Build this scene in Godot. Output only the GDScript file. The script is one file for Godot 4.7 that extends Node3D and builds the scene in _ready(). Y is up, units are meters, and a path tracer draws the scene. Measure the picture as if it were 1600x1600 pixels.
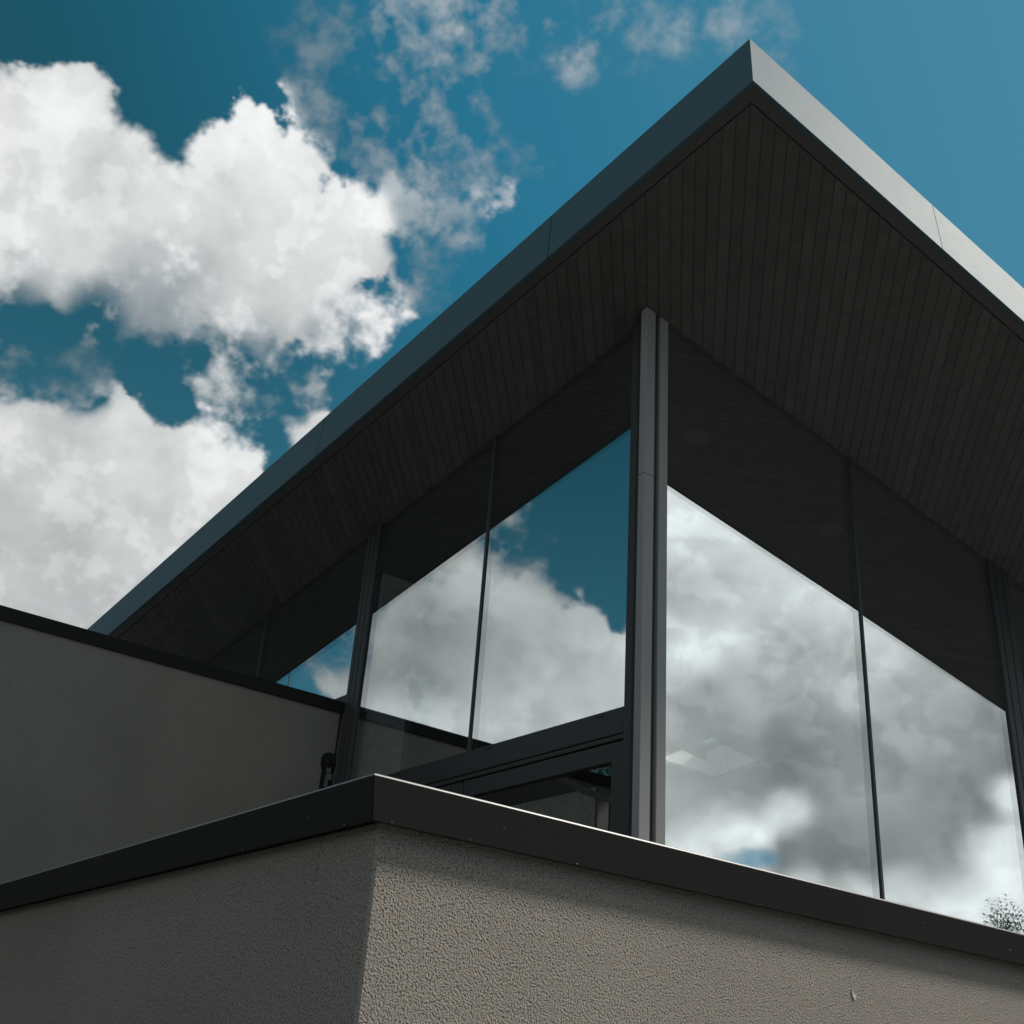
extends Node3D
# A modern house seen from below its raised terrace. x runs along the right glass front, -z along the left glass front, y is up, metres.

const SOFFIT_HIGH := 6.4408          # height of the soffit over the glass corner; the roof falls away from its tip
const FALL_X := -0.1323
const FALL_Z := 0.1304
const TIP := Vector3(-0.8179, 6.7571, 1.5951)
const FLOOR := 1.17                  # terrace and room floor
var M := {}
var rng := RandomNumberGenerator.new()

func soffit(x: float, z: float) -> float:
	return SOFFIT_HIGH + FALL_X * x + FALL_Z * z

# ---------------------------------------------------------------- helpers
func start() -> SurfaceTool:
	var st := SurfaceTool.new()
	st.begin(Mesh.PRIMITIVE_TRIANGLES)
	st.set_smooth_group(-1)
	return st

func build(called: String, st: SurfaceTool, mat: Material, parent: Node = self) -> MeshInstance3D:
	st.generate_normals()
	var o := MeshInstance3D.new()
	o.name = called
	o.mesh = st.commit()
	o.material_override = mat
	parent.add_child(o, true)
	return o

func tag(o: Node, label: String, category: String, group := "") -> void:
	o.set_meta("label", label)
	o.set_meta("category", category)
	if group:
		o.set_meta("group", group)

func thing(called: String, label: String, category: String, at := Vector3.ZERO) -> Node3D:
	var o := Node3D.new()
	o.name = called
	o.position = at
	add_child(o, true)
	tag(o, label, category)
	return o

func structure(called: String, st: SurfaceTool, mat: Material) -> MeshInstance3D:
	var o := build(called, st, mat)
	o.set_meta("kind", "structure")
	return o

# one flat face, turned away from the point inside
func face(st: SurfaceTool, pts: Array, inside: Vector3) -> void:
	var n: Vector3 = (pts[1] - pts[0]).cross(pts[2] - pts[0])
	if n.length() < 1e-12 and pts.size() > 3:
		n = (pts[2] - pts[0]).cross(pts[3] - pts[0])
	var turned: bool = n.dot(pts[0] - inside) > 0.0
	for i in range(1, pts.size() - 1):
		if turned:
			st.add_vertex(pts[0]); st.add_vertex(pts[i + 1]); st.add_vertex(pts[i])
		else:
			st.add_vertex(pts[0]); st.add_vertex(pts[i]); st.add_vertex(pts[i + 1])

# a block between two rings of points
func block(st: SurfaceTool, low: Array, high: Array, caps := true) -> void:
	var c := Vector3.ZERO
	for p in low + high:
		c += p
	c /= low.size() + high.size()
	var n := low.size()
	for i in n:
		face(st, [low[i], low[(i + 1) % n], high[(i + 1) % n], high[i]], c)
	if caps:
		face(st, low, c)
		face(st, high, c)

# a box with its edges taken off
func box(st: SurfaceTool, a: Vector3, b: Vector3, bev := 0.003) -> void:
	var c := (a + b) / 2.0
	var h := (b - a).abs() / 2.0
	bev = minf(bev, minf(h.x, minf(h.y, h.z)) * 0.45)
	var s := [-1.0, 1.0]
	for ax in 3:
		var u := (ax + 1) % 3
		var v := (ax + 2) % 3
		for k in s:
			var q := []
			for e in [[-1, -1], [1, -1], [1, 1], [-1, 1]]:
				var p := c
				p[ax] += k * h[ax]
				p[u] += e[0] * (h[u] - bev)
				p[v] += e[1] * (h[v] - bev)
				q.append(p)
			face(st, q, c)
		for k in s:
			for l in s:
				var q := []
				for e in [[-1, 0], [1, 0], [1, 1], [-1, 1]]:
					var p := c
					p[ax] += e[0] * (h[ax] - bev)
					p[u] += k * (h[u] - (bev if e[1] else 0.0))
					p[v] += l * (h[v] - (0.0 if e[1] else bev))
					q.append(p)
				face(st, q, c)
	for i in s:
		for j in s:
			for k in s:
				var o := Vector3(i, j, k) * h
				face(st, [c + o - Vector3(0, j, k) * bev, c + o - Vector3(i, 0, k) * bev, c + o - Vector3(i, j, 0) * bev], c)

# a tapered tube through points
func tube(st: SurfaceTool, pts: Array, radii: Array, sides := 6) -> void:
	var rings := []
	for i in pts.size():
		var d: Vector3 = (pts[mini(i + 1, pts.size() - 1)] - pts[maxi(i - 1, 0)]).normalized()
		var u := d.cross(Vector3(0.31, 0.2, 0.93)).normalized()
		var v := d.cross(u)
		var r := []
		for k in sides:
			var t := TAU * k / sides
			r.append(pts[i] + (u * cos(t) + v * sin(t)) * radii[i])
		rings.append(r)
	for i in pts.size() - 1:
		var c: Vector3 = (pts[i] + pts[i + 1]) / 2.0
		for k in sides:
			var l := (k + 1) % sides
			face(st, [rings[i][k], rings[i][l], rings[i + 1][l], rings[i + 1][k]], c)

# a slab standing on the soffit plane over a polygon of (x, z)
func roof_slab(st: SurfaceTool, poly: PackedVector2Array, up: float, thick: float) -> void:
	var tri := Geometry2D.triangulate_polygon(poly)
	var at := func(p: Vector2, h: float) -> Vector3: return Vector3(p.x, soffit(p.x, p.y) + h, p.y)
	for i in range(0, tri.size(), 3):
		var lo := []
		var hi := []
		for k in 3:
			lo.append(at.call(poly[tri[i + k]], up))
			hi.append(at.call(poly[tri[i + k]], up + thick))
		var mid: Vector3 = (lo[0] + hi[1] + lo[2]) / 3.0 + Vector3(0, thick * 0.2, 0)
		mid = (lo[0] + lo[1] + lo[2] + hi[0] + hi[1] + hi[2]) / 6.0
		face(st, lo, mid)
		face(st, hi, mid)
	var away := 1.0 if Geometry2D.is_polygon_clockwise(poly) else -1.0
	for i in poly.size():
		var p := poly[i]
		var q := poly[(i + 1) % poly.size()]
		var n := Vector2(q.y - p.y, p.x - q.x).normalized() * away
		var m := (p + q) / 2.0 + n * 0.05
		var out_ok := Geometry2D.is_point_in_polygon(m, poly)
		var inner := m if out_ok else (p + q) / 2.0 - n * 0.05
		face(st, [at.call(p, up), at.call(q, up), at.call(q, up + thick), at.call(p, up + thick)], Vector3(inner.x, soffit(inner.x, inner.y) + up + thick / 2, inner.y))

# ---------------------------------------------------------------- materials
func plain(c: Color, rough: float, metal := 0.0, spec := 0.5) -> StandardMaterial3D:
	var m := StandardMaterial3D.new()
	m.albedo_color = c.linear_to_srgb()
	m.roughness = rough
	m.metallic = metal
	m.metallic_specular = spec
	return m

func noise_map(seed_: int, freq: float, octaves: int, size: int, ramp: Array, normal := false, cellular := false) -> NoiseTexture2D:
	var n := FastNoiseLite.new()
	n.seed = seed_
	n.frequency = freq
	n.noise_type = FastNoiseLite.TYPE_CELLULAR if cellular else FastNoiseLite.TYPE_SIMPLEX_SMOOTH
	n.fractal_octaves = octaves
	if cellular:
		n.fractal_type = FastNoiseLite.FRACTAL_NONE
	var t := NoiseTexture2D.new()
	t.width = size
	t.height = size
	t.seamless = true
	t.noise = n
	if normal:
		t.as_normal_map = true
		t.bump_strength = ramp[0]
	else:
		var g := Gradient.new()
		g.offsets = PackedFloat32Array(ramp.map(func(r): return r[0]))
		g.colors = PackedColorArray(ramp.map(func(r): return (r[1] as Color)))
		t.color_ramp = g
	return t

func grey(v: float, warm := 0.0) -> Color:
	return Color(v * (1.0 + warm), v, v * (1.0 - warm * 1.6)).linear_to_srgb()

# noise that tiles, its contrast kept through the overlap
func wrapped(noise: FastNoiseLite, size: int) -> PackedFloat32Array:
	var lap := 160
	var wide := size + lap
	var raw := noise.get_image(wide, wide, false, false, true).get_data()
	var rows := PackedFloat32Array()
	rows.resize(size * wide)
	for y in wide:
		for x in size:
			var v := raw[y * wide + x] / 255.0
			if x < lap:
				var w := float(x) / lap
				v = 0.5 + (w * (v - 0.5) + (1.0 - w) * (raw[y * wide + x + size] / 255.0 - 0.5)) / sqrt(w * w + (1.0 - w) * (1.0 - w))
			rows[y * size + x] = v
	for y in lap:
		var w := float(y) / lap
		var k := sqrt(w * w + (1.0 - w) * (1.0 - w))
		for x in size:
			rows[y * size + x] = 0.5 + (w * (rows[y * size + x] - 0.5) + (1.0 - w) * (rows[(y + size) * size + x] - 0.5)) / k
	return rows

# height and colour of the render, 1024 texels to two thirds of a metre
func grain_image() -> Array:
	var grain := FastNoiseLite.new()
	grain.seed = 11
	grain.noise_type = FastNoiseLite.TYPE_SIMPLEX_SMOOTH
	grain.frequency = 0.10
	grain.fractal_octaves = 3
	grain.domain_warp_enabled = true
	grain.domain_warp_amplitude = 9.0
	grain.domain_warp_frequency = 0.03
	var patch := FastNoiseLite.new()
	patch.seed = 5
	patch.frequency = 0.012
	patch.fractal_octaves = 3
	var size := 1024
	var g := wrapped(grain, size)
	var p := wrapped(patch, size)
	var high := PackedByteArray()
	var tone := PackedByteArray()
	high.resize(size * size)
	tone.resize(size * size * 3)
	for i in size * size:
		var v := g[i]
		var q := p[i]
		var h := smoothstep(0.10, 0.50 + 0.30 * (q - 0.5), v)
		high[i] = int(clampf(h * 165.0 + v * 90.0, 0.0, 255.0))
		var pit := smoothstep(0.06, 0.34, h)
		var c := (0.078 + 0.108 * pit + 0.088 * v) * (0.92 + 0.16 * q)
		var srgb := pow(c, 1.0 / 2.2) * 255.0
		tone[i * 3] = int(srgb * 1.055)
		tone[i * 3 + 1] = int(srgb)
		tone[i * 3 + 2] = int(srgb * 0.93)
	return [Image.create_from_data(size, size, false, Image.FORMAT_L8, high), Image.create_from_data(size, size, false, Image.FORMAT_RGB8, tone)]

func make_materials() -> void:
	# coarse mineral render: grains of uneven size, scattered dark pits, slow blotches
	var relief := grain_image()
	var r := StandardMaterial3D.new()
	r.albedo_texture = ImageTexture.create_from_image(relief[1])
	r.roughness = 0.95
	r.metallic_specular = 0.2
	r.uv1_triplanar = true
	r.uv1_world_triplanar = true
	r.uv1_scale = Vector3.ONE * 1.5
	r.heightmap_enabled = true
	r.heightmap_texture = ImageTexture.create_from_image(relief[0])
	r.heightmap_scale = 0.42
	r.detail_enabled = true
	r.detail_blend_mode = BaseMaterial3D.BLEND_MODE_MUL
	r.detail_uv_layer = BaseMaterial3D.DETAIL_UV_2
	r.detail_albedo = noise_map(44, 0.006, 5, 512, [[0.0, Color(0.93, 0.93, 0.925)], [0.45, Color(0.975, 0.975, 0.975)], [1.0, Color(1, 1, 1)]])
	r.uv2_triplanar = true
	r.uv2_world_triplanar = true
	r.uv2_scale = Vector3.ONE * 0.31
	M.render = r
	# powder-coated dark metal, very slightly uneven
	var met := plain(Color(0.060, 0.105, 0.120), 0.68, 0.0, 0.37)
	met.roughness_texture = noise_map(5, 0.01, 4, 512, [[0.0, Color(0.975, 0.975, 0.975)], [1.0, Color(1, 1, 1)]])
	met.uv1_triplanar = true
	met.uv1_world_triplanar = true
	met.uv1_scale = Vector3.ONE * 0.8
	M.metal = met
	M.coping = plain(Color(0.023, 0.022, 0.0205), 0.5, 0.0, 0.12)
	M.highlight_and_wear = plain(Color(0.15, 0.155, 0.15), 0.4)  # pale tone: painted highlight of the coping edges, and real paint chips
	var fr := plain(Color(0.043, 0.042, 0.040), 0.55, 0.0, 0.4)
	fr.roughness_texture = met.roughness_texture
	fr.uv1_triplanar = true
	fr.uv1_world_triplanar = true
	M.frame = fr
	M.post = plain(Color(0.26, 0.25, 0.235), 0.6, 0.0, 0.3)
	M.gasket = plain(Color(0.012, 0.012, 0.012), 0.7)
	M.boards = []
	for i in 5:
		var b := plain(Color(0.108, 0.101, 0.094) * (0.9 + 0.05 * i), 0.62)
		b.albedo_texture = noise_map(30 + i, 0.02, 4, 256, [[0.0, Color(0.8, 0.8, 0.8)], [1.0, Color(1, 1, 1)]])
		b.uv1_triplanar = true
		b.uv1_scale = Vector3(1.0, 1.0, 1.0)
		M.boards.append(b)
	M.backing = plain(Color(0.12, 0.112, 0.104), 0.9)
	M.trim = plain(Color(0.080, 0.075, 0.070), 0.6)
	# solar-control glass: a mirror coating that covers part of a clear sheet
	var white_dot := Image.create(4, 4, false, Image.FORMAT_RGB8)
	white_dot.fill(Color.WHITE)
	var coat := ImageTexture.create_from_image(white_dot)
	for g in [["glass", 0.46], ["door_glass", 0.16]]:
		var m := plain(Color(0.875, 0.945, 0.945), 0.0, 1.0)
		m.albedo_texture = coat
		m.transparency = BaseMaterial3D.TRANSPARENCY_ALPHA
		m.albedo_color.a = g[1]
		M[g[0]] = m
	var cl := plain(Color(0.9, 0.95, 0.93), 0.0)
	cl.transparency = BaseMaterial3D.TRANSPARENCY_ALPHA
	cl.albedo_color.a = 0.05
	M.clear = cl
	var pl := plain(Color(0.84, 0.87, 0.82), 0.9)
	pl.albedo_texture = noise_map(71, 0.02, 5, 512, [[0.0, Color(0.8, 0.8, 0.8)], [1.0, Color(1, 1, 1)]])
	pl.uv1_triplanar = true
	M.plaster = pl
	M.white = plain(Color(0.88, 0.89, 0.88), 0.8)
	M.dark_room = plain(Color(0.06, 0.058, 0.055), 0.9)
	M.lamp_metal = plain(Color(0.03, 0.03, 0.03), 0.5)
	M.lens = plain(Color(0.26, 0.27, 0.26), 0.6)
	M.black = plain(Color(0.012, 0.012, 0.012), 0.6, 0.0, 0.15)
	M.faded = plain(Color(0.06, 0.075, 0.07), 0.5, 0.0, 0.3)
	var pv := plain(Color(1, 1, 1), 0.9)
	pv.albedo_texture = noise_map(91, 0.03, 5, 512, [[0.0, grey(0.07, 0.0)], [1.0, grey(0.16, 0.02)]])
	pv.uv1_triplanar = true
	pv.uv1_world_triplanar = true
	pv.uv1_scale = Vector3.ONE * 0.4
	M.paving = pv
	var bark := plain(Color(0.07, 0.055, 0.045), 0.95)
	M.bark = bark
	var leaf := plain(Color(1, 1, 1), 0.7)
	leaf.vertex_color_use_as_albedo = true
	leaf.backlight = Color(0.25, 0.3, 0.1)
	M.leaf = leaf
	M.roof = plain(Color(0.08, 0.08, 0.082), 0.8)
	M.chip = plain(Color(0.55, 0.54, 0.50), 0.9)

# ---------------------------------------------------------------- sky
const PANO_W := 4096
const PANO_H := 4096
var form_noise := FastNoiseLite.new()
var tone_noise := FastNoiseLite.new()
var wide_noise := FastNoiseLite.new()
var puff_noise := FastNoiseLite.new()
var sun_dir := Vector3.ZERO

func toward(az: float, el: float) -> Vector3:
	var a := deg_to_rad(az)
	var e := deg_to_rad(el)
	return Vector3(sin(a) * cos(e), sin(e), -cos(a) * cos(e))

# how deep inside a cloud (degrees), edge softness, brightness, opacity: from the puffs where they are known, from slow noise in the rest of the sky
func cloud_form(az: float, el: float, banks: Array) -> Color:
	var known := 0.0
	var sum := 1e-9
	var soft := 0.0
	var bright := 0.0
	var cap := 0.0
	var seen := 1e-9
	var cover := -5.0
	var gap := 9.0
	for bank in banks:
		var w: Array = bank.window
		var da := maxf(maxf(w[0] - az, az - w[1]), 0.0)
		var de := maxf(maxf(w[2] - el, el - w[3]), 0.0)
		var m := 1.0 - smoothstep(0.0, 12.0, sqrt(da * da + de * de))
		if m <= 0.0:
			continue
		known = maxf(known, m)
		var shrink := cos(deg_to_rad(el))
		for p in bank.puffs:
			var x: float = (az - p[0]) * shrink
			var y: float = el - p[1]
			if absf(x) > 14.0 or absf(y) > 14.0:
				continue
			var dist := sqrt(x * x + y * y)
			sum += exp((p[2] - dist) / 0.35)
			var e := exp(-1.1 * dist * dist / (p[2] * p[2])) * exp(clampf((p[2] - dist) / 0.5, -12.0, 0.0))
			seen += e
			soft += e * p[3]
			bright += e * p[4]
			cap += e * p[5]
		cover = maxf(cover, bank.get("cover", -5.0))
		for p in bank.get("gaps", []):
			var x: float = (az - p[0]) * shrink
			var y: float = (el - p[1]) * p[3]
			gap = minf(gap, maxf(sqrt(x * x + y * y) - p[2], -0.25))
	var known_form := Color(-5, 1, 0.6, 1)
	if sum > 1e-8 or cover > -5.0:
		known_form = Color(clampf(minf(maxf(0.35 * log(sum), cover), gap), -5.0, 6.0), soft / seen, bright / seen, cap / seen)
	if gap < 1.0:
		known_form.g = maxf(known_form.g, 1.5)
	if seen < 1e-6:
		known_form.g = 0.8
		known_form.b = 0.6
		known_form.a = 0.9
	if known >= 1.0:
		return known_form
	var n := wide_noise.get_noise_3dv(toward(az, el) * 1.5)
	var free := Color(clampf(22.0 * (n + 0.02), -5.0, 6.0), 0.8, 0.80 + 0.3 * wide_noise.get_noise_3dv(toward(az, el) * 4.0 + Vector3.ONE * 7.0), 1.0)
	return free.lerp(known_form, known)

func sky_pixel(d: Vector3, f: Color) -> Color:
	var off := rad_to_deg(d.angle_to(sun_dir))
	# clear air: deep teal away from the sun, paler towards it and towards the horizon
	var air := Color(0.0100, 0.080, 0.120).lerp(Color(0.019, 0.165, 0.275), smoothstep(78.0, 56.0, off)).lerp(Color(0.058, 0.232, 0.350), smoothstep(62.0, 33.0, off)).lerp(Color(0.22, 0.42, 0.54), smoothstep(34.0, 6.0, off))
	var low := pow(1.0 - clampf(d.y, 0.0, 1.0), 4.0)
	air = air.lerp(Color(0.14, 0.47, 0.68), clampf(low * 1.5, 0.0, 0.9))
	air += Color(1.0, 0.93, 0.82) * 0.9 * exp(-off / 7.0)
	if f.r < -4.9:
		return air
	var thin := clampf((1.0 - f.a) * 5.0, 0.0, 1.0)
	var n := form_noise.get_noise_3dv(d * 13.0)
	var puff := 1.0 - clampf(puff_noise.get_noise_3dv(d * 21.0 + Vector3.ONE * n * 0.3) + 1.0, 0.0, 1.4)
	var fine := form_noise.get_noise_3dv(d * 46.0 + Vector3(3.0, 4.0, 1.0))
	var depth := f.r + lerpf(1.0 * n + 1.4 * (puff - 0.42) + 0.45 * fine - 0.2, 2.2 * n + 0.7 * fine, thin)
	var feather := smoothstep(-0.15, 0.4, form_noise.get_noise_3dv(d * 7.0 + Vector3(1.0, 8.0, 3.0)))
	var edge := f.g * lerpf(0.5 + 1.1 * feather, 1.1, thin)
	if depth < -edge:
		return air
	var t := tone_noise.get_noise_3dv(d * 7.0)
	var n2 := form_noise.get_noise_3dv(d * 15.0 + Vector3(5.0, 2.0, 9.0))
	var alpha := smoothstep(-edge, edge * 0.9, depth) * f.a
	alpha *= lerpf(1.0, clampf(0.42 + 1.3 * n2 + 0.9 * t + 1.2 * n + 1.0 * fine, 0.0, 1.35), thin)
	# folds: lobes that lie in front of one another, each lighter along its edge
	var fold := smoothstep(-0.06, 0.14, n2 + 0.5 * t + 0.25 * fine)
	var rough := clampf(f.g * 1.35, 0.35, 1.0)
	var b := f.b * (1.02 - 0.10 * rough + 0.26 * t + rough * (0.24 * n + 0.17 * fold + 0.10 * fine)) * (0.92 + 0.08 * smoothstep(0.0, 1.6, depth))
	var grey_share := clampf((0.75 - f.b) * 0.8, 0.0, 0.4)
	var c := Color(0.985, 1.0, 1.0).lerp(Color(0.90, 1.0, 1.03), grey_share) * b
	return air.lerp(c, clampf(alpha, 0.0, 1.0))

func sky_patch(x0: int, y0: int, w: int, h: int, step_x: int, step_y: int, banks: Array) -> Image:
	var per_x := 360.0 / PANO_W * step_x
	var per_y := 180.0 / PANO_H * step_y
	var cw := maxi(4, w / 6)
	var ch := maxi(4, h / (6 if step_y > 1 else 12))
	var coarse := Image.create(cw, ch, false, Image.FORMAT_RGBAF)
	for j in ch:
		var el := 90.0 - (y0 + (j + 0.5) * h / ch) * per_y
		for i in cw:
			var az := (x0 + (i + 0.5) * w / cw) * per_x
			coarse.set_pixel(i, j, cloud_form(az, el, banks) if el > -2.0 else Color(-5, 1, 0.5, 1))
	coarse.resize(w, h, Image.INTERPOLATE_CUBIC)
	var f := coarse.get_data().to_float32_array()
	var out := PackedFloat32Array()
	out.resize(w * h * 3)
	var at := 0
	var k := 0
	for j in h:
		var el := 90.0 - (y0 + j + 0.5) * per_y
		var e := deg_to_rad(maxf(el, -1.0))
		var ce := cos(e)
		var se := sin(e)
		for i in w:
			var a := deg_to_rad((x0 + i + 0.5) * per_x)
			var c := sky_pixel(Vector3(sin(a) * ce, se, -cos(a) * ce), Color(f[k], f[k + 1], f[k + 2], f[k + 3])) if el > -1.0 else Color(0.10, 0.11, 0.11)
			out[at] = c.r
			out[at + 1] = c.g
			out[at + 2] = c.b
			at += 3
			k += 4
	return Image.create_from_data(w, h, false, Image.FORMAT_RGBF, out.to_byte_array())

func make_sky() -> PanoramaSkyMaterial:
	for n in [form_noise, tone_noise, wide_noise]:
		n.frequency = 1.0
		n.noise_type = FastNoiseLite.TYPE_SIMPLEX_SMOOTH
		n.fractal_octaves = 7
		n.fractal_gain = 0.56
	puff_noise.frequency = 1.0
	puff_noise.noise_type = FastNoiseLite.TYPE_CELLULAR
	puff_noise.cellular_return_type = FastNoiseLite.RETURN_DISTANCE
	puff_noise.fractal_octaves = 4
	puff_noise.fractal_gain = 0.5
	puff_noise.seed = 3
	form_noise.seed = 4
	tone_noise.seed = 21
	tone_noise.fractal_octaves = 5
	tone_noise.fractal_gain = 0.45
	wide_noise.seed = 9
	wide_noise.fractal_octaves = 3
	var cloud_left_high := [
		[7.3, 41.2, 1.8, 0.25, 0.82, 1], [6.1, 40.3, 1.4, 0.3, 0.78, 1], [4.6, 39.5, 2, 0.5, 0.72, 1], [7.1, 38.6, 3.1, 0.4, 0.76, 1], [11, 39.7, 1.6, 0.3, 0.8, 1], [10.8, 38, 2.8, 0.35, 0.78, 1],
		[6.5, 35.7, 4.3, 0.5, 0.68, 1], [10.9, 36.2, 3.5, 0.5, 0.72, 1], [14.4, 38, 1.8, 0.35, 0.76, 1], [18.4, 41.4, 2.6, 0.25, 0.84, 1], [16.4, 40.3, 1.3, 0.3, 0.8, 1], [20.7, 40.5, 2.4, 0.25, 0.85, 1],
		[17.7, 37.7, 3.6, 0.5, 0.76, 1], [24.3, 39.6, 2.4, 0.35, 0.83, 1], [22.5, 37.1, 3.4, 0.5, 0.8, 1], [26.7, 38.7, 1.6, 0.55, 0.76, 1], [19.6, 35, 2.3, 0.55, 0.77, 1], [20.7, 33.4, 1.5, 0.8, 0.66, 0.85],
		[18.9, 32.7, 1.2, 0.8, 0.62, 0.75], [24.6, 34.7, 1.3, 0.6, 0.76, 0.9], [26.2, 35.9, 1.3, 0.7, 0.72, 0.85], [7.9, 32.9, 1.7, 0.9, 0.62, 0.9], [14.9, 34.9, 2.7, 0.8, 0.68, 0.9], [11.9, 33.1, 1.3, 1, 0.52, 0.7],
		[20.1, 31.6, 1.2, 1, 0.54, 0.5], [9.9, 30.1, 1.5, 1.3, 0.3, 0.25], [12.3, 29.6, 1.2, 1.3, 0.3, 0.2], [23.7, 31.9, 0.6, 0.8, 0.5, 0.5], [8.2, 31.3, 1.6, 1, 0.55, 0.6],
	]
	var cloud_left_low := [
		[14.3, 28.5, 1.6, 0.3, 0.8, 1], [10, 26.8, 1.8, 0.4, 0.72, 1], [12.7, 26.2, 2.4, 0.4, 0.74, 1], [17, 27.9, 1.2, 0.4, 0.78, 1], [19.1, 27.8, 1.4, 0.4, 0.8, 1], [21.5, 27.8, 1.2, 0.35, 0.82, 1],
		[11.9, 23.3, 3.8, 0.5, 0.66, 1], [16.6, 25, 3.3, 0.5, 0.74, 1], [20.1, 25.4, 2.8, 0.4, 0.78, 1], [12.7, 20.4, 3.5, 0.6, 0.5, 1], [16.8, 21.3, 3.6, 0.6, 0.56, 1], [24.4, 29.8, 0.5, 0.45, 0.76, 1],
		[25.2, 29.4, 0.6, 0.45, 0.78, 1], [8.6, 28.5, 0.8, 1, 0.45, 0.5],
	]
	var cloud_wisps := [
		[25.2, 49.6, 2.2, 1.2, 0.44, 0.42], [28.9, 49.6, 2.4, 1.1, 0.44, 0.5], [31.4, 48.4, 1.5, 1.1, 0.44, 0.45], [27.5, 47.4, 2.2, 1.1, 0.42, 0.5], [24.9, 45.6, 1.5, 1.1, 0.38, 0.42], [26.8, 45.1, 2.1, 1.1, 0.44, 0.52],
		[29.6, 46, 2.3, 1.1, 0.4, 0.45], [31.6, 44.4, 1.5, 1.2, 0.4, 0.35], [28.1, 42.9, 1.4, 1, 0.46, 0.45], [25.7, 43.1, 0.9, 1.1, 0.4, 0.35], [27.1, 42.1, 0.6, 0.8, 0.58, 0.5], [30.2, 42.8, 0.8, 0.9, 0.44, 0.4],
		[32.5, 42.7, 0.5, 0.7, 0.54, 0.5], [34.2, 42.3, 0.5, 0.5, 0.62, 0.75], [30.2, 40.6, 0.5, 0.8, 0.38, 0.35], [21.2, 47.9, 1.5, 1.4, 0.32, 0.28], [22.5, 45, 1.2, 1.3, 0.34, 0.3], [36, 51.1, 1.5, 1.2, 0.44, 0.42],
		[39.1, 50.1, 1.5, 1.1, 0.44, 0.42], [42.3, 49.3, 0.7, 1.1, 0.42, 0.3], [46.8, 50.5, 1, 1.3, 0.46, 0.3], [49.7, 50.2, 0.8, 1.3, 0.46, 0.3], [52.5, 49.2, 1, 1.5, 0.44, 0.2], [28.6, 40.2, 1.2, 1.1, 0.42, 0.42],
		[29.5, 38.3, 0.9, 1.1, 0.38, 0.35],
	]
	var clouds_west := [
		[316.8, 19.2, 2.2, 0.3, 1.03, 1], [318.6, 20.3, 1.9, 0.35, 0.76, 1], [320.3, 20.9, 1.6, 0.35, 0.67, 1], [317.1, 20.9, 0.9, 0.3, 1.08, 1], [322.1, 22.1, 1.3, 0.4, 0.65, 1], [323.6, 23.2, 1.4, 0.5, 0.67, 1],
		[323, 20.4, 2.5, 0.5, 0.65, 1], [319.9, 18.4, 2.8, 0.5, 0.78, 1], [322.1, 17.3, 2.5, 0.5, 0.92, 1], [317.9, 17.3, 2.2, 0.4, 0.97, 1], [323.9, 25.1, 1.2, 0.8, 0.54, 0.75], [323.9, 26.3, 0.8, 0.9, 0.49, 0.6],
		[323, 19.3, 1.3, 0.6, 0.49, 1], [324.5, 18, 2.4, 0.5, 0.92, 1], [324.8, 20, 2.4, 0.6, 0.67, 1], [330.5, 18.2, 1.9, 0.6, 0.54, 1], [325, 22.8, 1.6, 0.6, 0.71, 1], [326.9, 24.9, 1.6, 0.6, 0.78, 1],
		[328.7, 22.5, 1.9, 0.6, 0.67, 1], [325.7, 23.7, 1.6, 0.6, 0.67, 1], [329.8, 20.5, 1.6, 0.7, 0.59, 1], [327.1, 20.1, 2.2, 0.7, 0.49, 1], [326.2, 18.3, 1.3, 0.7, 0.41, 1], [328.9, 18.4, 1.3, 0.7, 0.45, 1],
		[329, 16.5, 1.3, 0.6, 0.92, 1], [326, 16.3, 1.3, 0.5, 0.97, 1], [325.4, 20.6, 1.6, 0.6, 0.54, 1], [324.9, 16.5, 1.3, 0.6, 0.92, 1], [331.7, 19.3, 0.9, 1.2, 0.54, 0.5], [332.6, 18.9, 0.6, 1.3, 0.49, 0.35],
		[333.2, 20.4, 1.3, 1, 0.59, 0.6],
	]
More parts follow.
